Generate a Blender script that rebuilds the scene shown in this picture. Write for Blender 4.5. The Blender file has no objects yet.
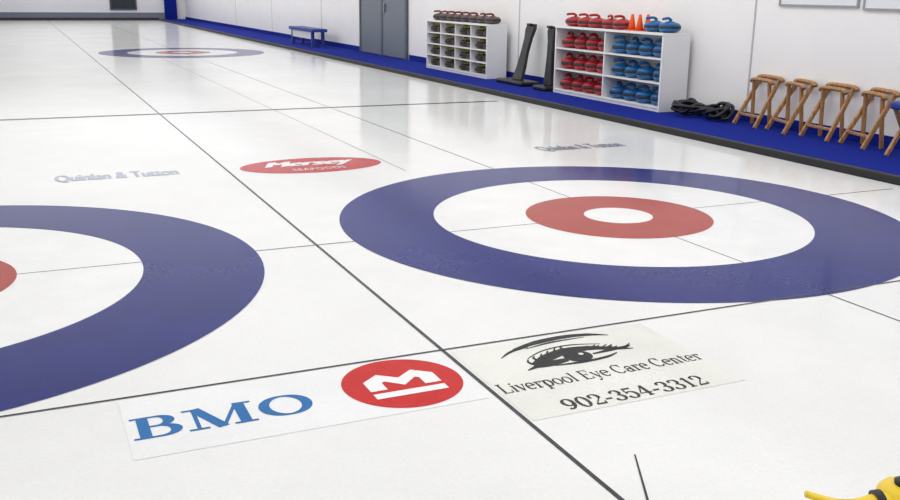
import bpy, bmesh, math, random
from mathutils import Matrix, Vector
random.seed(4)
scn=bpy.context.scene
COL=scn.collection
scn.view_settings.view_transform='Standard'
scn.view_settings.look='None'
# ---------------------------------------------------------------- camera
cx,cy,cz,yaw,pitch,roll,f=-3.53591,-5.11334,1.41094,0.4259,0.26507,0.01279,949.9967
F=Vector((math.sin(yaw)*math.cos(pitch),math.cos(yaw)*math.cos(pitch),-math.sin(pitch)))
R=Vector((math.cos(yaw),-math.sin(yaw),0)); U=R.cross(F)
R2=math.cos(roll)*R+math.sin(roll)*U; U2=-math.sin(roll)*R+math.cos(roll)*U
cam=bpy.data.cameras.new("camera"); cam.sensor_width=36; cam.lens=36*f/900; cam.clip_end=200
co=bpy.data.objects.new("camera",cam); COL.objects.link(co)
M=Matrix.Identity(4)
for i in range(3): M[i][0]=R2[i]; M[i][1]=U2[i]; M[i][2]=-F[i]
M[0][3],M[1][3],M[2][3]=cx,cy,cz
co.matrix_world=M; scn.camera=co
# ---------------------------------------------------------------- materials
def s2l(c): return tuple(((v/255)/12.92 if v/255<=.04045 else ((v/255+.055)/1.055)**2.4) for v in c)+(1,)
def mat(name,rgb,rough=.5,var=.06,scale=6,bump=0,bscale=80,metal=0,spec=.5,coat=0,ior=1.5,dist=.004,fine=0):
    m=bpy.data.materials.new(name); m.use_nodes=True; nt=m.node_tree; b=nt.nodes["Principled BSDF"]
    b.inputs["Roughness"].default_value=rough; b.inputs["Metallic"].default_value=metal
    b.inputs["Specular IOR Level"].default_value=spec; b.inputs["IOR"].default_value=ior
    b.inputs["Coat Weight"].default_value=coat
    tc=nt.nodes.new("ShaderNodeTexCoord"); n=nt.nodes.new("ShaderNodeTexNoise"); n.inputs["Scale"].default_value=scale
    n.inputs["Detail"].default_value=6
    nt.links.new(tc.outputs["Object"],n.inputs["Vector"])
    r=nt.nodes.new("ShaderNodeValToRGB"); c=s2l(rgb)
    r.color_ramp.elements[0].position=.3; r.color_ramp.elements[1].position=.7
    r.color_ramp.elements[0].color=tuple(v*(1-var) for v in c[:3])+(1,)
    r.color_ramp.elements[1].color=tuple(min(1,v*(1+var)) for v in c[:3])+(1,)
    nt.links.new(n.outputs["Fac"],r.inputs[0]); out=r.outputs[0]
    if fine:
        n3=nt.nodes.new("ShaderNodeTexNoise"); n3.inputs["Scale"].default_value=70; n3.inputs["Detail"].default_value=2
        nt.links.new(tc.outputs["Object"],n3.inputs["Vector"])
        n4=nt.nodes.new("ShaderNodeTexNoise"); n4.inputs["Scale"].default_value=3.0; n4.inputs["Detail"].default_value=8; n4.inputs["Roughness"].default_value=.65
        nt.links.new(tc.outputs["Object"],n4.inputs["Vector"])
        for nn,k,lo,hi in ((n3,1.0,.35,.65),(n4,.7,.4,.62)):
            mr=nt.nodes.new("ShaderNodeMapRange"); mr.inputs[1].default_value=lo; mr.inputs[2].default_value=hi
            mr.inputs[3].default_value=1-fine*k; mr.inputs[4].default_value=1+fine*k*.6
            nt.links.new(nn.outputs["Fac"],mr.inputs[0])
            mx=nt.nodes.new("ShaderNodeVectorMath"); mx.operation='SCALE'
            nt.links.new(out,mx.inputs[0]); nt.links.new(mr.outputs[0],mx.inputs["Scale"]); out=mx.outputs[0]
    nt.links.new(out,b.inputs["Base Color"])
    if bump:
        n2=nt.nodes.new("ShaderNodeTexNoise"); n2.inputs["Scale"].default_value=bscale; n2.inputs["Detail"].default_value=2
        nt.links.new(tc.outputs["Object"],n2.inputs["Vector"])
        bp=nt.nodes.new("ShaderNodeBump"); bp.inputs["Strength"].default_value=bump; bp.inputs["Distance"].default_value=dist
        nt.links.new(n2.outputs["Fac"],bp.inputs["Height"]); nt.links.new(bp.outputs[0],b.inputs["Normal"])
    return m
def wood(name,c1,c2):
    m=mat(name,c1,.45,.1,4); nt=m.node_tree; b=nt.nodes["Principled BSDF"]
    tc=nt.nodes.new("ShaderNodeTexCoord"); mp=nt.nodes.new("ShaderNodeMapping"); mp.inputs["Scale"].default_value=(18,18,3)
    w=nt.nodes.new("ShaderNodeTexNoise"); w.inputs["Scale"].default_value=3; w.inputs["Detail"].default_value=6
    r=nt.nodes.new("ShaderNodeValToRGB"); r.color_ramp.elements[0].color=s2l(c1); r.color_ramp.elements[1].color=s2l(c2)
    r.color_ramp.elements[0].position=.35; r.color_ramp.elements[1].position=.65
    nt.links.new(tc.outputs["Object"],mp.inputs[0]); nt.links.new(mp.outputs[0],w.inputs["Vector"])
    nt.links.new(w.outputs["Fac"],r.inputs[0]); nt.links.new(r.outputs[0],b.inputs["Base Color"])
    return m
ICE=dict(rough=.11,bump=.09,bscale=38,ior=1.31,spec=.55,fine=.025)
PNT=dict(rough=.14,bump=.04,bscale=38,ior=1.31,spec=.22,fine=.04)
m_ice=mat("ice",(230,230,228),var=.04,scale=.7,**ICE)
m_white=mat("ice_white",(232,232,231),var=.02,scale=3,**ICE)
m_blue=mat("paint_blue",(14,26,108),var=.10,scale=3,**PNT)
m_red=mat("paint_red",(162,44,30),var=.06,scale=4,**PNT)
m_line=mat("paint_line",(66,66,70),var=.3,scale=30,**PNT)
m_linem=mat("paint_line_soft",(92,92,96),var=.3,scale=30,**PNT)
m_linef=mat("paint_line_faint",(165,165,165),var=.1,scale=20,**PNT)
m_sheet=mat("decal_sheet_white",(232,232,232),var=.02,scale=2,**ICE)
m_decal=mat("decal_white",(234,234,234),var=.01,scale=5,**ICE)
m_decal2=mat("decal_cream",(225,225,218),var=.03,scale=3,**ICE)
m_bmo=mat("decal_blue",(28,104,168),var=.05,scale=8,**PNT)
m_bred=mat("decal_red",(192,28,26),var=.05,scale=8,**PNT)
m_mred=mat("decal_red_oval",(180,30,26),var=.05,scale=8,**PNT)
m_ink=mat("decal_black",(34,34,34),var=.2,scale=40,**PNT)
m_ink2=mat("decal_lettering_black",(54,54,52),var=.2,scale=40,**PNT)
m_greyt=mat("decal_grey",(176,184,200),var=.08,scale=8,**PNT)
m_greyt2=mat("decal_grey_dark",(138,144,156),var=.08,scale=8,**PNT)
m_wall=mat("wall_paint",(242,240,238),.5,.02,1.2)
m_ceil=mat("ceiling_paint",(225,225,225),.8,.02,1)
m_seam=mat("seam",(180,180,182),.6,.03)
m_carpet=mat("blue_carpet",(20,38,134),.95,.2,60,bump=.5,bscale=200,spec=.1)
m_blk=mat("black_rubber",(22,22,25),.6,.1,10)
m_blk2=mat("black_plastic",(22,22,25),.4,.1,10)
m_lam=mat("white_laminate",(232,232,232),.4,.015,4)
m_door=mat("grey_door_paint",(108,116,126),.45,.03,3)
m_frame=mat("door_frame_paint",(80,86,94),.45,.03,3)
m_metal=mat("steel",(170,172,175),.3,.05,8,metal=1)
m_wood=wood("stool_wood",(144,100,58),(190,144,92))
m_benchb=mat("bench_blue",(30,55,140),.5,.05,6)
m_rs=mat("stone_red",(172,20,30),.35,.05,9,coat=.2)
m_bs=mat("stone_blue",(14,98,158),.35,.05,9,coat=.2)
m_gran=mat("granite",(84,76,74),.4,.3,70)
m_grand=mat("granite_dark",(62,58,50),.4,.3,70)
m_band=mat("stone_band",(56,36,40),.6,.2,60)
m_bandb=mat("stone_band_blue",(26,42,64),.6,.2,60)
m_ye=mat("handle_yellow",(236,200,14),.35,.04,9,coat=.3)
m_dr=mat("handle_dark_red",(118,22,28),.35,.05,9)
m_oy=mat("handle_olive",(200,196,44),.4,.05,9)
m_or=mat("cone_orange",(240,88,24),.5,.05,9)
m_glass=mat("dark_glass",(45,50,58),.15,.1,3)
m_board=mat("notice_board_white",(228,230,234),.35,.01,3)
# ---------------------------------------------------------------- mesh helpers
def obj(name,bm,m,parent=None,loc=(0,0,0),smooth=False,bevel=0,**props):
    me=bpy.data.meshes.new(name); bm.normal_update()
    bm.to_mesh(me); bm.free(); me.materials.append(m)
    if smooth:
        for p in me.polygons: p.use_smooth=True
    o=bpy.data.objects.new(name,me); COL.objects.link(o); o.location=loc
    if parent: o.parent=parent
    if bevel:
        b=o.modifiers.new("bevel","BEVEL"); b.width=bevel; b.segments=2; b.limit_method='ANGLE'
    for k,v in props.items(): o[k]=v
    return o
def root(name,loc,label,category,group=None,rotz=0):
    o=bpy.data.objects.new(name,None); o.empty_display_size=.1; COL.objects.link(o); o.location=loc; o.rotation_euler[2]=rotz
    o["label"]=label; o["category"]=category
    if group: o["group"]=group
    return o
def copy_thing(r,loc,rotz=None,label=None):
    n=r.copy(); n.location=loc
    if rotz is not None: n.rotation_euler[2]=rotz
    if label: n["label"]=label
    COL.objects.link(n)
    for c in r.children:
        k=c.copy(); k.parent=n; COL.objects.link(k)
    return n
def box(bm,x0,x1,y0,y1,z0,z1,mtx=None):
    vs=[bm.verts.new((x,y,z)) for x in (x0,x1) for y in (y0,y1) for z in (z0,z1)]
    for q in ((0,1,3,2),(4,6,7,5),(0,4,5,1),(2,3,7,6),(0,2,6,4),(1,5,7,3)): bm.faces.new([vs[i] for i in q])
    return vs
def nb(): return bmesh.new()
def bx(*a):
    b=nb(); box(b,*a); return b
def beam(bm,a,b,w,t,side=Vector((0,1,0))):
    a,b=Vector(a),Vector(b); d=(b-a).normalized(); s=side-d*side.dot(d); s.normalize(); n=d.cross(s)
    vs=[bm.verts.new(p+s*i*w/2+n*j*t/2) for p in (a,b) for i in (-1,1) for j in (-1,1)]
    for q in ((0,1,3,2),(4,6,7,5),(0,4,5,1),(2,3,7,6),(0,2,6,4),(1,5,7,3)): bm.faces.new([vs[i] for i in q])
    bmesh.ops.recalc_face_normals(bm,faces=bm.faces)
def lathe(bm,prof,n=28,c=(0,0)):
    rings=[]
    for r,z in prof:
        rings.append([bm.verts.new((c[0]+r*math.cos(2*math.pi*i/n),c[1]+r*math.sin(2*math.pi*i/n),z)) for i in range(n)])
    for a,b in zip(rings,rings[1:]):
        for i in range(n): bm.faces.new((a[i],a[(i+1)%n],b[(i+1)%n],b[i]))
    bm.faces.new(rings[0][::-1]); bm.faces.new(rings[-1])
def tube(bm,pts,rad,n=10,flat=1):
    pts=[Vector(p) for p in pts]; rads=rad if isinstance(rad,(list,tuple)) else [rad]*len(pts); up=Vector((0,0,1))
    rings=[]
    for i,p in enumerate(pts):
        t=(pts[min(i+1,len(pts)-1)]-pts[max(i-1,0)]).normalized()
        if i==0:
            s=t.cross(up)
            if s.length<.1: s=t.cross(Vector((1,0,0)))
        else: s=s-t*s.dot(t)
        s.normalize(); w=s.cross(t)
        rings.append([bm.verts.new(p+(s*math.cos(2*math.pi*k/n)+w*flat*math.sin(2*math.pi*k/n))*rads[i]) for k in range(n)])
    for a,b in zip(rings,rings[1:]):
        for i in range(n): bm.faces.new((a[i],a[(i+1)%n],b[(i+1)%n],b[i]))
    bm.faces.new(rings[0][::-1]); bm.faces.new(rings[-1])
    bmesh.ops.recalc_face_normals(bm,faces=bm.faces)
def smoothpts(P,k=6):
    P=[Vector(p) for p in P]; out=[]
    for i in range(len(P)-1):
        a=P[max(i-1,0)];b=P[i];c=P[i+1];d=P[min(i+2,len(P)-1)]
        for j in range(k):
            t=j/k
            out.append(.5*((2*b)+(c-a)*t+(2*a-5*b+4*c-d)*t*t+(3*b-a-3*c+d)*t**3))
    out.append(P[-1]); return out
def lerpw(W,m):
    ws=[]
    for i in range(m):
        t=i/(m-1)*(len(W)-1); j=min(int(t),len(W)-2); ws.append(W[j]+(W[j+1]-W[j])*(t-j))
    return ws
def struct(name,bm,m,label=None,**k):
    o=obj(name,bm,m,**k); o["kind"]="structure"
    if label: o["label"]=label
    return o
def ring(bm,r0,r1,z,n=128,sx=1,sy=1,c=(0,0)):
    if r0<=0:
        bm.faces.new([bm.verts.new((c[0]+sx*r1*math.cos(2*math.pi*i/n),c[1]+sy*r1*math.sin(2*math.pi*i/n),z)) for i in range(n)]); return
    A=[];B=[]
    for i in range(n):
        a=2*math.pi*i/n; A.append(bm.verts.new((c[0]+r0*sx*math.cos(a),c[1]+r0*sy*math.sin(a),z))); B.append(bm.verts.new((c[0]+r1*sx*math.cos(a),c[1]+r1*sy*math.sin(a),z)))
    for i in range(n): bm.faces.new((A[i],B[i],B[(i+1)%n],A[(i+1)%n]))
def rect(bm,x0,x1,y0,y1,z):
    bm.faces.new([bm.verts.new(p) for p in ((x0,y0,z),(x1,y0,z),(x1,y1,z),(x0,y1,z))])
def poly(bm,pts,z): 
    fc=bm.faces.new([bm.verts.new((x,y,z)) for x,y in pts]); bm.normal_update()
    if fc.normal.z<0: fc.normal_flip()
ZC=[0]
def strip(bm,pts,ws,z,xf=None):
    ZC[0]=(ZC[0]+1)%40; z+=ZC[0]*.00002
    L=[];Rr=[]
    for i,(x,y) in enumerate(pts):
        a=pts[max(i-1,0)]; b=pts[min(i+1,len(pts)-1)]; dx,dy=b[0]-a[0],b[1]-a[1]; l=math.hypot(dx,dy) or 1
        nx,ny=-dy/l,dx/l; w=ws[i]/2
        p,q=(x+nx*w,y+ny*w),(x-nx*w,y-ny*w)
        if xf: p,q=xf(*p),xf(*q)
        L.append(bm.verts.new((*p,z))); Rr.append(bm.verts.new((*q,z)))
    for i in range(len(pts)-1): bm.faces.new((Rr[i],Rr[i+1],L[i+1],L[i]))
# ---------------------------------------------------------------- serif lettering
def arc(cx,cy,rx,ry,a0,a1,n=22):
    return [(cx+rx*math.cos(math.radians(a0+(a1-a0)*i/n)),cy+ry*math.sin(math.radians(a0+(a1-a0)*i/n))) for i in range(n+1)]
def S(x,y,w=.2): return ('s',[(x-w/2,y),(x+w/2,y)])
G={
'L':(.80,[('k',[(.22,0),(.22,1)]),S(.22,.98,.3),('t',[(.1,.025),(.72,.025)]),('t',[(.72,.0),(.74,.28)])]),
'i':(.38,[('k',[(.2,0),(.2,.66)]),S(.2,.02,.26),S(.14,.64,.14),('d',(.2,.88))]),
'v':(.62,[('k',[(.1,.66),(.33,0)]),('t',[(.33,0),(.55,.66)]),S(.1,.64,.2),S(.54,.64,.18)]),
'e':(.64,[('a',arc(.33,.33,.24,.33,5,315)),('t',[(.1,.37),(.57,.37)])]),
'r':(.54,[('k',[(.2,0),(.2,.66)]),S(.2,.02,.28),S(.13,.64,.14),('t',arc(.38,.38,.18,.26,160,60)),('d',(.48,.58))]),
'p':(.72,[('k',[(.2,-.3),(.2,.66)]),S(.2,-.28,.28),S(.13,.64,.14),('a',arc(.39,.33,.23,.33,0,360))]),
'o':(.68,[('a',arc(.34,.33,.25,.33,0,360))]),
'l':(.38,[('k',[(.2,0),(.2,1)]),S(.2,.02,.26),S(.14,.98,.14)]),
'E':(.82,[('k',[(.22,0),(.22,1)]),('t',[(.1,.975),(.7,.975)]),('t',[(.22,.52),(.55,.52)]),('t',[(.1,.025),(.72,.025)]),('t',[(.72,0),(.74,.26)]),('t',[(.7,.75),(.7,1)]),('t',[(.55,.42),(.55,.62)])]),
'y':(.62,[('k',[(.1,.66),(.33,.04)]),('t',[(.55,.66),(.28,-.2),(.16,-.28)]),S(.1,.64,.2),S(.54,.64,.18),('d',(.14,-.24))]),
'C':(.86,[('a',arc(.46,.5,.36,.48,42,318)),('t',[(.74,.66),(.74,.98)])]),
'a':(.64,[('t',arc(.31,.46,.17,.19,170,90)),('a',arc(.31,.46,.17,.19,90,0)),('k',[(.48,.46),(.48,.06)]),('t',[(.48,.04),(.62,.04)]),('a',arc(.28,.18,.18,.18,0,360)),('d',(.16,.5))]),
'n':(.76,[('k',[(.2,0),(.2,.66)]),S(.2,.02,.26),S(.13,.64,.14),('a',arc(.38,.42,.18,.23,170,0)),('k',[(.56,.42),(.56,0)]),S(.56,.02,.26)]),
't':(.46,[('k',[(.2,.1),(.2,.85)]),('t',[(.05,.64),(.42,.64)]),('t',arc(.31,.12,.11,.1,180,340))]),
'9':(.70,[('a',arc(.34,.68,.24,.31,0,360)),('a',arc(.08,.62,.5,.6,8,-72)),('d',(.18,.1))]),
'0':(.70,[('a',arc(.35,.5,.25,.48,0,360))]),
'2':(.70,[('a',arc(.33,.72,.23,.26,165,-30)),('t',[(.53,.6),(.12,.08)]),('k2',[(.1,.06),(.58,.06)]),('t',[(.6,.02),(.62,.26)]),('d',(.15,.72))]),
'-':(.46,[('k2',[(.06,.36),(.40,.36)])]),
'3':(.70,[('a',arc(.32,.75,.21,.23,160,-90)),('a',arc(.32,.27,.25,.26,90,-160)),('d',(.14,.82)),('d',(.12,.18))]),
'5':(.70,[('k2',[(.14,.94),(.56,.94)]),('t',[(.15,.96),(.13,.5)]),('a',arc(.32,.32,.25,.31,135,-160)),('d',(.12,.18))]),
'4':(.72,[('k',[(.46,0),(.46,1)]),('t',[(.46,1),(.06,.3)]),('t',[(.05,.28),(.66,.28)]),S(.46,.02,.28)]),
'1':(.56,[('k',[(.3,0),(.3,1)]),S(.3,.02,.34),('t',[(.3,.98),(.12,.82)])]),
' ':(.34,[]),
'B':(.90,[('k',[(.24,0),(.24,1)]),('t',[(.04,.96),(.46,.96)]),('t',[(.04,.04),(.50,.04)]),('t',[(.24,.52),(.46,.52)]),('a',arc(.45,.74,.22,.22,90,-90)),('a',arc(.48,.28,.27,.24,90,-90))]),
'M':(1.24,[('t',[(.2,0),(.2,1)]),('k',[(.22,1),(.6,.0)]),('t',[(.6,.0),(.95,1)]),('k',[(.99,0),(.99,1)]),S(.2,.04,.34),S(.14,.96,.26),S(.99,.04,.4),S(1.04,.96,.32)]),
'O':(1.04,[('a',arc(.52,.5,.38,.46,0,360,44))]),
}
def serif(bm,txt,x0,y0,width,h,z,thick=.14,thin=.05,dr=.075):
    total=sum(G[c][0] for c in txt); sx=width/total; x=0
    for c in txt:
        adv,items=G[c]
        for kind,P in items:
            if kind=='d':
                ZC[0]=(ZC[0]+1)%40
                ring(bm,0,1,z+ZC[0]*.00002,14,dr*sx,dr*h,(x0+(x+P[0])*sx,y0+P[1]*h)); continue
            if kind=='a' and len(P)>2:
                ws=[]
                for i in range(len(P)):
                    a=P[max(i-1,0)];b=P[min(i+1,len(P)-1)]; l=math.hypot(b[0]-a[0],b[1]-a[1]) or 1
                    ws.append(thin+(thick-thin)*(abs(b[1]-a[1])/l)**1.5)
            else:
                w={'k':thick,'t':thin,'s':thin,'k2':thick*.75}[kind]; ws=[w]*len(P)
            strip(bm,[(x+p[0],p[1]) for p in P],ws,z,lambda a,b:(x0+a*sx,y0+b*h))
        x+=adv
def textmesh(name,body,m,parent,loc,width,height,shear=0,bold=0,space=1,copies=1):
    c=bpy.data.curves.new(name,"FONT"); c.body=body; c.size=1; c.shear=shear; c.space_character=space
    t=bpy.data.objects.new(name,c); COL.objects.link(t); bpy.context.view_layer.update()
    dg=bpy.context.evaluated_depsgraph_get(); me=bpy.data.meshes.new_from_object(t.evaluated_get(dg)); 
    bpy.data.objects.remove(t)
    xs=[v.co.x for v in me.vertices]; ys=[v.co.y for v in me.vertices]
    ax,bx_,ay,by=min(xs),max(xs),min(ys),max(ys)
    for v in me.vertices: v.co=((v.co.x-ax)/(bx_-ax)*width,(v.co.y-ay)/(by-ay)*height,0)
    bm=nb()
    for i in range(copies):
        m2=me.copy()
        for v in m2.vertices: v.co.x+=(i-(copies-1)/2)*bold; v.co.y+=((i%2)-.5)*bold*.6; v.co.z+=i*.0002
        bm.from_mesh(m2)
    return obj(name,bm,m,parent,loc)
# ---------------------------------------------------------------- shell
XW=4.17; YF=43.0; XL=-9.5; YB=-9.0; H=3.3; XI=2.65
b=nb(); rect(b,XL,XI,YB,41.0,0); struct("floor",b,m_ice,"glossy off-white pebbled curling ice sheet")
b=nb(); rect(b,XI,XW,YB,YF,0); rect(b,XL,XI,41.0,YF,0); struct("floor",b,m_carpet,"bright blue carpet walkway beside the ice")
struct("wall_right",bx(XW,XW+.15,YB,YF,0,H),m_wall)
struct("wall_far",bx(XL,XW,YF,YF+.15,0,H),m_wall)
struct("wall_left",bx(XL-.15,XL,YB,YF,0,H),m_wall)
struct("wall_back",bx(XL,XW,YB-.15,YB,0,H),m_wall)
struct("ceiling",bx(XL,XW,YB,YF,H,H+.1),m_ceil)
struct("baseboard_right",bx(XW-.012,XW,YB,14.1,0.0,.11),m_carpet)
struct("baseboard_right",bx(XW-.012,XW,17.25,YF,0.0,.11),m_carpet)
i=1
for y in (3.58,9.2,20.5,26,31.5):
    struct("trim_%d"%i,bx(XW-.006,XW,y-.012,y+.012,.11,H),m_seam); i+=1
o=obj("ice_bumper",bx(XI,XI+.07,YB,41.0,0,.065),m_blk,label="long black rubber bumper along the edge of the ice",category="bumper",bevel=.008)
o=obj("ice_bumper",bx(XL,XI,41.0,41.1,0,.12),m_blk,label="black bumper across the far end of the ice",category="bumper",bevel=.008)
# door
d=bpy.data.objects.new("door_1",None); COL.objects.link(d); d.location=(XW,14.15,0); d["kind"]="structure"; d["label"]="grey steel double door with frame"
b=nb(); box(b,-.05,0,0,.1,0,2.2); box(b,-.05,0,2.98,3.08,0,2.2); box(b,-.05,0,0,3.08,2.12,2.2); obj("door_frame",b,m_frame,d,bevel=.005)
for y0 in (.11,1.6):
    l=obj("door_leaf",bx(-.035,0,y0,y0+1.37,.01,2.11),m_door,d,bevel=.004)
b=nb(); box(b,-.08,-.035,1.3,1.36,.95,1.15); obj("door_handle",b,m_metal,d,bevel=.005)
b=nb(); box(b,-.045,-.035,1.48,1.6,0,2.12); obj("center_post",b,m_frame,d)
w=bpy.data.objects.new("window_1",None); COL.objects.link(w); w.location=(1.35,YF,0); w["kind"]="structure"; w["label"]="dark glazed opening in the end wall"
obj("window_frame",bx(-.6,.6,-.06,0,.42,2.1),m_frame,w); obj("window_pane",bx(-.54,.54,-.07,-.06,.48,2.04),m_glass,w)
struct("trim_8",bx(3.2,3.75,YF-.2,YF,0,1.6),m_carpet,"dark blue corner padding")
struct("trim_9",bx(XL,3.2,YF-.03,YF,0,.3),mat("grey_pad",(120,126,136),.6),"grey kick board on the end wall")
# lines
k=20
def line(x0,x1,y0,y1,z=.0015,m=m_line):
    global k
    b=nb(); rect(b,x0,x1,y0,y1,z); struct("trim_%d"%k,b,m,"thin painted line in the ice"); k+=1
XD=-2.058
line(XD-.0085,XD+.0085,-8.5,40.9,.0012)
line(-.005,.005,-5.5,40,.0014,m_linem); line(-4.247,-4.233,-5.5,40,.0014,m_linef)
line(-8.5,2.5,-.005,.005,.0016,m_linem)
line(-8.5,2.5,-1.798,-1.786,.0024)
line(-8.5,2.35,6.33,6.42,.0017)
line(-.72,-.708,2.0,17,.0013,m_linef)
b=nb(); strip(b,[(-1.86,-2.86),(-2.0,-3.13)],[.005,.008],.0018); struct("trim_%d"%k,b,m_line,"short dark hack mark in the ice")
# houses
def house(x,y,label):
    h=root("curling_house",(x,y,0),label,"curling target","curling houses")
    b=nb(); ring(b,1.219,1.829,.002); obj("outer_ring",b,m_blue,h)
    b=nb(); ring(b,.6,1.225,.001); obj("white_ring",b,m_white,h)
    b=nb(); ring(b,.2,.61,.002); obj("inner_ring",b,m_red,h)
    b=nb(); ring(b,0,.225,.0026,64); obj("button",b,m_white,h)
house(0,0,"blue, white and red target rings painted in the ice")
house(-4.24,0,"blue, white and red target rings on the neighbouring sheet")
house(0,17.63,"distant blue and red target rings painted in the ice")
# ---------------------------------------------------------------- bank ad
a=root("ice_advertisement",(-2.7,-2.04,0),"white decal with blue serif lettering and red roundel","advertisement")
b=nb(); rect(b,-.62,.61,-.25,.235,.001); obj("decal_sheet",b,m_sheet,a)
b=nb(); serif(b,"BMO",-.61,-.115,.63,.17,.002,thick=.195,thin=.07); obj("lettering",b,m_bmo,a)
b=nb(); ring(b,0,.228,.002,72,c=(.37,0)); obj("roundel",b,m_bred,a)
b=nb()
mm=[(-.14,-.045),(-.14,.045),(-.07,.10),(0,.045),(.07,.10),(.14,.045),(.14,-.045),(.075,-.045),(.075,.02),(.062,.03),(0,-.028),(-.062,.03),(-.075,.02),(-.075,-.045)]
poly(b,[(x+.37,y) for x,y in mm],.003); rect(b,.37-.14,.37+.14,-.115,-.07,.003); obj("emblem",b,m_decal,a)
# ---------------------------------------------------------------- eye ad
a=root("ice_advertisement",(-1.58,-2.175,0),"pale decal with black eye drawing and eye care lettering","advertisement")
b=nb(); rect(b,-.46,.465,-.345,.345,.001); obj("decal_sheet",b,m_decal2,a)
b=nb(); serif(b,"Liverpool Eye Care Center",-.45,-.108,.91,.083,.002,thick=.135,thin=.055); obj("lettering",b,m_ink2,a)
b=nb(); serif(b,"902-354-3312",-.30,-.32,.62,.086,.002,thick=.165,thin=.065); obj("phone_number",b,m_ink2,a)
b=nb()
def ps(P,W,n=8):
    q=smoothpts([(x,y,0) for x,y in P],n); strip(b,[(v.x,v.y) for v in q],lerpw(W,len(q)),.002)
ps([(-.30,.205),(-.23,.255),(-.14,.285)],[.003,.016,.024])
ps([(-.21,.272),(-.08,.310),(.06,.325),(.17,.31),(.25,.272)],[.01,.038,.036,.028,.003])
ps([(-.16,.260),(-.02,.288),(.14,.29)],[.003,.014,.003])
ps([(-.21,.09),(-.12,.145),(-.01,.18),(.10,.168),(.18,.128),(.26,.10)],[.034,.062,.058,.044,.028,.004])
ps([(-.20,.165),(-.1,.218),(.03,.232),(.16,.196)],[.004,.008,.010,.003])
ps([(-.21,.085),(-.15,.085),(-.06,.095)],[.045,.055,.03],5)
ps([(-.14,.06),(-.02,.05),(.1,.06),(.17,.085)],[.008,.02,.018,.004])
ps([(.19,.125),(.13,.116),(.07,.11)],[.028,.02,.01],4)
ps([(-.2,.08),(-.26,.055)],[.03,.004],3)
ring(b,.0,.058,.0029,30,1.05,1,(.0,.112))
rr=random.Random(3)
for i in range(9):
    t=i/8; x=.05+.17*t; y=.18-.06*t; q=rr.uniform(.5,1.3)
    ps([(x,y),(x+.04*q,y+.006),(x+.07*q,y+.026*q)],[.018,.010,.002],4)
for i in range(6):
    x=-.21+.04*i; y=.105+.016*i; ps([(x,y),(x-.008,y+.03*rr.uniform(.7,1.3)),(x+.008,y+.055)],[.018,.010,.002],3)
obj("eye_drawing",b,m_ink,a)
b=nb(); ring(b,0,.011,.0034,16,1,1,(.022,.125)); obj("eye_highlight",b,m_decal2,a)
# ---------------------------------------------------------------- red oval
a=root("ice_advertisement",(-1.35,2.52,0),"red oval with white italic lettering in the ice","advertisement")
b=nb(); ring(b,0,1,.001,72,.6,.345); obj("oval",b,m_mred,a)
textmesh("lettering","Mersey",m_decal,a,(-.38,-.065,.002),.76,.27,.45,.013,1,4)
textmesh("small_lettering","SEAFOODS",m_decal,a,(-.21,-.22,.002),.44,.09,0,.004,1.1,1)
for x,lab,mm_ in ((-3.34,"faint grey lettering beside the neighbouring rings",m_greyt),(.86,"faint grey lettering behind the nearer rings",m_greyt2)):
    a=root("ice_advertisement",(x,2.43,0),lab,"advertisement","faint grey ads")
    textmesh("lettering","Quinlan & Tutton",mm_,a,(0,0,.002),.9,.3,0,.014,1,2)
# ---------------------------------------------------------------- stones
def stone(mb,mband,mh,label,group):
    r=root("curling_stone",(0,0,-50),label,"curling stone",group)
    b=nb(); lathe(b,[(.06,0),(.10,.006),(.128,.028),(.138,.045)]); obj("stone_base",b,mb,r,smooth=True)
    b=nb(); lathe(b,[(.138,.045),(.141,.055),(.141,.07),(.138,.076)]); obj("striking_band",b,mband,r,smooth=True)
    b=nb(); lathe(b,[(.138,.076),(.128,.095),(.10,.112),(.07,.117)]); obj("stone_top",b,mb,r,smooth=True)
    b=nb(); lathe(b,[(.062,.117),(.06,.124),(.03,.129)],20); tube(b,smoothpts([(0.0,0,.123),(-.01,0,.145),(.02,0,.162),(.07,0,.163),(.125,0,.155)],5),[.02]*6+[.016]*15,8); obj("handle",b,mh,r,smooth=True)
    return r
def place(base,pts,label=None):
    for (x,y,z) in pts: copy_thing(base,(x,y,z),math.pi+random.uniform(-.6,.6),label)
def kill(r):
    for c in list(r.children): bpy.data.objects.remove(c)
    bpy.data.objects.remove(r)
Y0,Y1=4.62,7.21; X0=3.70; HS=.96
def shelf(y0,y1,h,cols,rows,X1,label):
    s=root("storage_shelf",(X0,y0,0),label,"shelf","white storage shelves")
    L=y1-y0; D=X1-X0; t=.028
    obj("side_panel",bx(0,D,0,t,0,h),m_lam,s,bevel=.002); obj("side_panel",bx(0,D,L-t,L,0,h),m_lam,s,bevel=.002)
    obj("top_panel",bx(-.01,D,0,L,h,h+t),m_lam,s,bevel=.002)
    obj("back_panel",bx(D-.01,D,t,L-t,0,h),m_lam,s)
    obj("plinth",bx(.01,.03,t,L-t,0,.04),m_lam,s)
    zs=[.04+i*(h-.04)/rows for i in range(rows)]
    for z in zs: obj("shelf_board",bx(0,D-.01,t,L-t,z,z+.02),m_lam,s,bevel=.001)
    for c in range(1,cols): obj("divider",bx(.005,D-.01,L*c/cols-.012,L*c/cols+.012,.06,h),m_lam,s,bevel=.001)
    return [z+.02 for z in zs]
zs=shelf(Y0,Y1,HS-.03,2,3,4.11,"long white open shelf filled with red and blue curling stones")
red=stone(m_rs,m_band,m_rs,"red curling stone with red handle","red stones on the shelf")
blu=stone(m_bs,m_bandb,m_bs,"blue curling stone with blue handle","blue stones on the shelf")
mid=(Y0+Y1)/2
for r in (red,blu): r.scale=(1.03,1.03,1.3)
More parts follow.
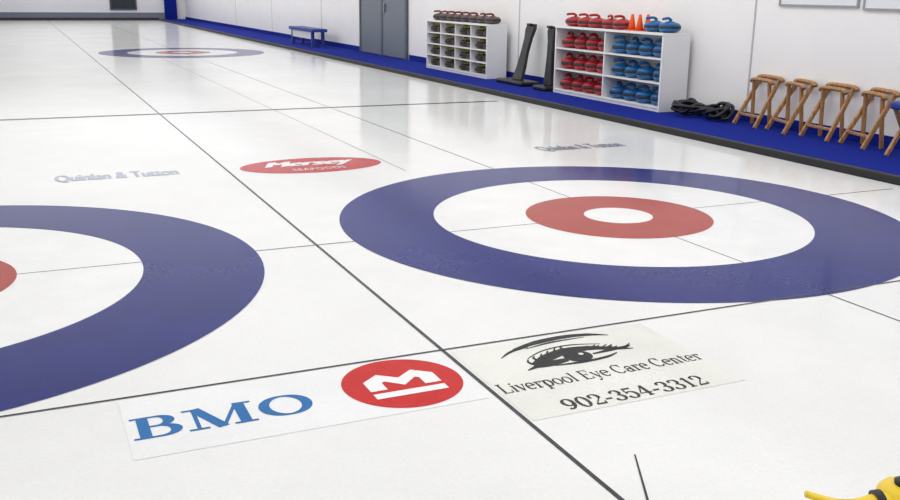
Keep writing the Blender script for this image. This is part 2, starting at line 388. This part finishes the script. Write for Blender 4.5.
for z in zs:
    place(red,[(X0+.16+random.uniform(-.01,.03),mid+.18+.3*i,z) for i in range(4)])
    place(blu,[(X0+.16+random.uniform(-.01,.03),Y0+.19+.3*i,z) for i in range(4)])
for r in (red,blu): r.scale=(1,1,1.05)
place(red,[(X0+.18+random.uniform(-.02,.03),5.74+.31*i,HS) for i in range(5)],"red curling stone on top of the white shelf")
place(blu,[(X0+.2,4.78,HS),(X0+.2,5.08,HS)],"blue curling stone on top of the white shelf")
cn=root("traffic_cone",(X0+.12,5.47,HS),"small orange plastic cone on the shelf","cone","orange cones on the shelf")
b=nb(); box(b,-.065,.065,-.065,.065,0,.012); obj("cone_base",b,m_or,cn,bevel=.003)
b=nb(); lathe(b,[(.052,.012),(.018,.2),(.012,.205)],20); obj("cone_body",b,m_or,cn,smooth=True)
copy_thing(cn,(X0+.12,5.3,HS)); copy_thing(cn,(X0+.3,5.38,HS))
A0,A1=9.45,12.05
zs=shelf(A0,A1,.87,4,4,4.08,"white cubby shelf filled with grey curling stones")
gy=stone(m_grand,m_band,m_oy,"grey curling stone with yellow handle","grey stones on the shelf")
gr=stone(m_gran,m_band,m_dr,"grey curling stone with dark red handle","stones on top of the far shelf")
for z in zs:
    for c in range(4):
        for i in range(2): place(gy,[(X0+.17,A0+.18+c*.65+i*.295,z)])
place(gr,[(X0+.2,A0+.2+.315*i,.9) for i in range(8)])
for r in (red,blu,gy,gr): kill(r)
# ---------------------------------------------------------------- black scrapers
def scraper(x,y,label,lean,w0,bh):
    s=root("ice_scraper",(x,y,0),label,"ice scraper","black scrapers by the wall")
    b=nb(); box(b,-.14,.2,-bh,bh,0,.07); obj("base",b,m_blk2,s,bevel=.025)
    b=nb()
    prof=[(.0,.07,1.0),(.25,.25,.8),(.5,.5,.62),(.75,.72,.66),(.9,.86,.9),(1,.94,.7)]
    rows=[]
    for t,z,w in prof: 
        x=t*lean; w*=w0; rows.append([b.verts.new((x,-w,z)),b.verts.new((x,w,z)),b.verts.new((x+.06,w,z)),b.verts.new((x+.06,-w,z))])
    for p,q in zip(rows,rows[1:]):
        for i in range(4): b.faces.new((p[i],p[(i+1)%4],q[(i+1)%4],q[i]))
    b.faces.new(rows[0][::-1]); b.faces.new(rows[-1]); obj("upright_panel",b,m_blk2,s,bevel=.012)
    b=nb(); tube(b,[(lean-.02,-.07,.93),(lean-.02,.07,.93)],.02); obj("grip",b,m_blk2,s,smooth=True)
scraper(3.76,8.5,"black upright scraper leaning against the white wall",.24,.155,.44)
scraper(3.74,7.48,"black upright scraper beside the stone shelf",.04,.12,.2)
# ---------------------------------------------------------------- tangled hose
def coil(x,y,r,seed,label):
    q=random.Random(seed); P=[]
    for i in range(30):
        a=i*1.15+q.uniform(-.4,.4); rr=r*q.uniform(.45,1.1); P.append((rr*math.cos(a),rr*1.15*math.sin(a),.03+q.uniform(0,.22)*(1.15-rr/r*.6)))
    b=nb(); tube(b,smoothpts(P,6),.022,8)
    obj("tangled_hose",b,m_blk2,loc=(x,y,0),smooth=True,label=label,category="hose")
coil(3.84,4.22,.19,2,"tangled black hose on blue carpet beside the shelf"); coil(3.9,3.74,.17,7,"smaller tangled black hose near wooden stools")
# ---------------------------------------------------------------- stools
def stool():
    s=root("folding_stool",(0,0,-50),"folded wooden stool leaning against the wall","stool","wooden stools by the wall")
    for sg in (-1,1):
        b=nb(); beam(b,(-.09,sg*.20,.0),(.2,sg*.17,.52),.03,.046); obj("leg",b,m_wood,s,bevel=.008)
        b=nb(); beam(b,(.13,sg*.165,0),(.09,sg*.14,.49),.026,.042); obj("leg",b,m_wood,s,bevel=.008)
    for px,pz,w in ((.2,.53,.21),(.095,.5,.185)):
        b=nb(); tube(b,smoothpts([(px,-w-.01,pz-.02),(px,-w+.03,pz+.005),(px,0,pz+.01),(px,w-.03,pz+.005),(px,w+.01,pz-.02)],5),.028,12,.8); obj("seat_rail",b,m_wood,s,smooth=True)
    b=nb(); beam(b,(-.03,-.19,.12),(-.03,.19,.12),.03,.022,Vector((0,0,1))); obj("stretcher",b,m_wood,s,bevel=.006)
    return s
st=stool()
for y,r,x in ((3.24,-.12,3.95),(2.73,-.3,3.94),(2.2,-.1,3.95),(1.68,-.28,3.94)): copy_thing(st,(x,y,0),r)
kill(st)
s=root("folding_stool",(3.88,.97,0),"wooden stool with blue padded seat","stool","wooden stools by the wall")
for sg in (-1,1):
    for q in (-1,1):
        b=nb(); beam(b,(q*.16,sg*.19,0),(-q*.12,sg*.19,.44),.03,.04); obj("leg",b,m_wood,s,bevel=.005)
b=nb(); box(b,-.17,.17,-.22,.22,.43,.5); obj("seat",b,m_benchb,s,bevel=.02)
# ---------------------------------------------------------------- boards
def board(y0,y1,z0,z1):
    s=root("notice_board",(XW,y0,z0),"white framed notice board on the wall","notice board","boards on the wall")
    obj("panel",bx(-.015,0,.02,y1-y0-.02,.02,z1-z0-.02),m_board,s)
    b=nb(); L=y1-y0; h=z1-z0
    box(b,-.025,0,0,.02,0,h); box(b,-.025,0,L-.02,L,0,h); box(b,-.025,0,.02,L-.02,0,.02); box(b,-.025,0,.02,L-.02,h-.02,h); obj("frame",b,m_metal,s)
board(2.1,3.2,1.31,2.2); board(1.1,2.04,1.29,2.2)
# ---------------------------------------------------------------- bench
s=root("bench",(3.62,20.0,0),"low blue bench beside the wall","bench")
obj("seat",bx(-.2,.2,-1.15,1.15,.38,.46),m_benchb,s,bevel=.01)
for y in (-.95,.95):
    b=nb(); box(b,-.17,-.1,y-.05,y+.05,0,.38); obj("leg",b,m_benchb,s); b=nb(); box(b,.1,.17,y-.05,y+.05,0,.38); obj("leg",b,m_benchb,s)
obj("apron",bx(-.16,-.13,-.9,.9,.2,.38),m_lam,s)
# ---------------------------------------------------------------- near yellow-handled stone
s=root("curling_stone",(-1.62,-3.66,0),"granite curling stone with bright yellow handle","curling stone")
b=nb(); lathe(b,[(.06,0),(.10,.006),(.13,.03),(.142,.05)],48); obj("stone_base",b,m_gran,s,smooth=True)
b=nb(); lathe(b,[(.142,.05),(.145,.06),(.142,.075)],48); obj("striking_band",b,m_band,s,smooth=True)
b=nb(); lathe(b,[(.142,.075),(.13,.1),(.10,.116),(.07,.12)],48); obj("stone_top",b,m_gran,s,smooth=True)
b=nb(); lathe(b,[(.085,.118),(.08,.14),(.072,.17),(.066,.196),(.054,.21),(.03,.216)],36,(.05,.05))
P=smoothpts([(.02,.045,.18),(-.03,.06,.182),(-.08,.08,.174),(-.13,.105,.176),(-.195,.14,.196)],8)
tube(b,P,lerpw([.036,.026,.018,.014,.012],len(P)),14,.7)
obj("handle",b,m_ye,s,smooth=True)
b=nb(); lathe(b,[(.028,.212),(.030,.224),(.018,.23)],20,(.05,.05)); obj("handle_bolt",b,m_blk2,s,smooth=True)
b=nb(); tube(b,[(-.04,.064,.184),(-.022,.058,.186)],.030,18,.8); obj("handle_collar",b,m_blk2,s)
# ---------------------------------------------------------------- lights
def area(x,y,sx,sy,p,col=(1,1,1)):
    l=bpy.data.lights.new("ceiling_light","AREA"); l.shape='RECTANGLE'; l.size=sx; l.size_y=sy; l.energy=p; l.color=col
    o=bpy.data.objects.new("ceiling_light",l); COL.objects.link(o); o.location=(x,y,H-.03)
area(-2.7,17,12.6,50,870,(.995,.997,1))
area(-1.8,17,1.2,50,480,(1,.998,.985))
area(2.6,17,.8,50,370,(1,.998,.985))
w=bpy.data.worlds.new("world"); scn.world=w; w.use_nodes=True; w.node_tree.nodes["Background"].inputs[0].default_value=(.9,.93,1,1); w.node_tree.nodes["Background"].inputs[1].default_value=.3
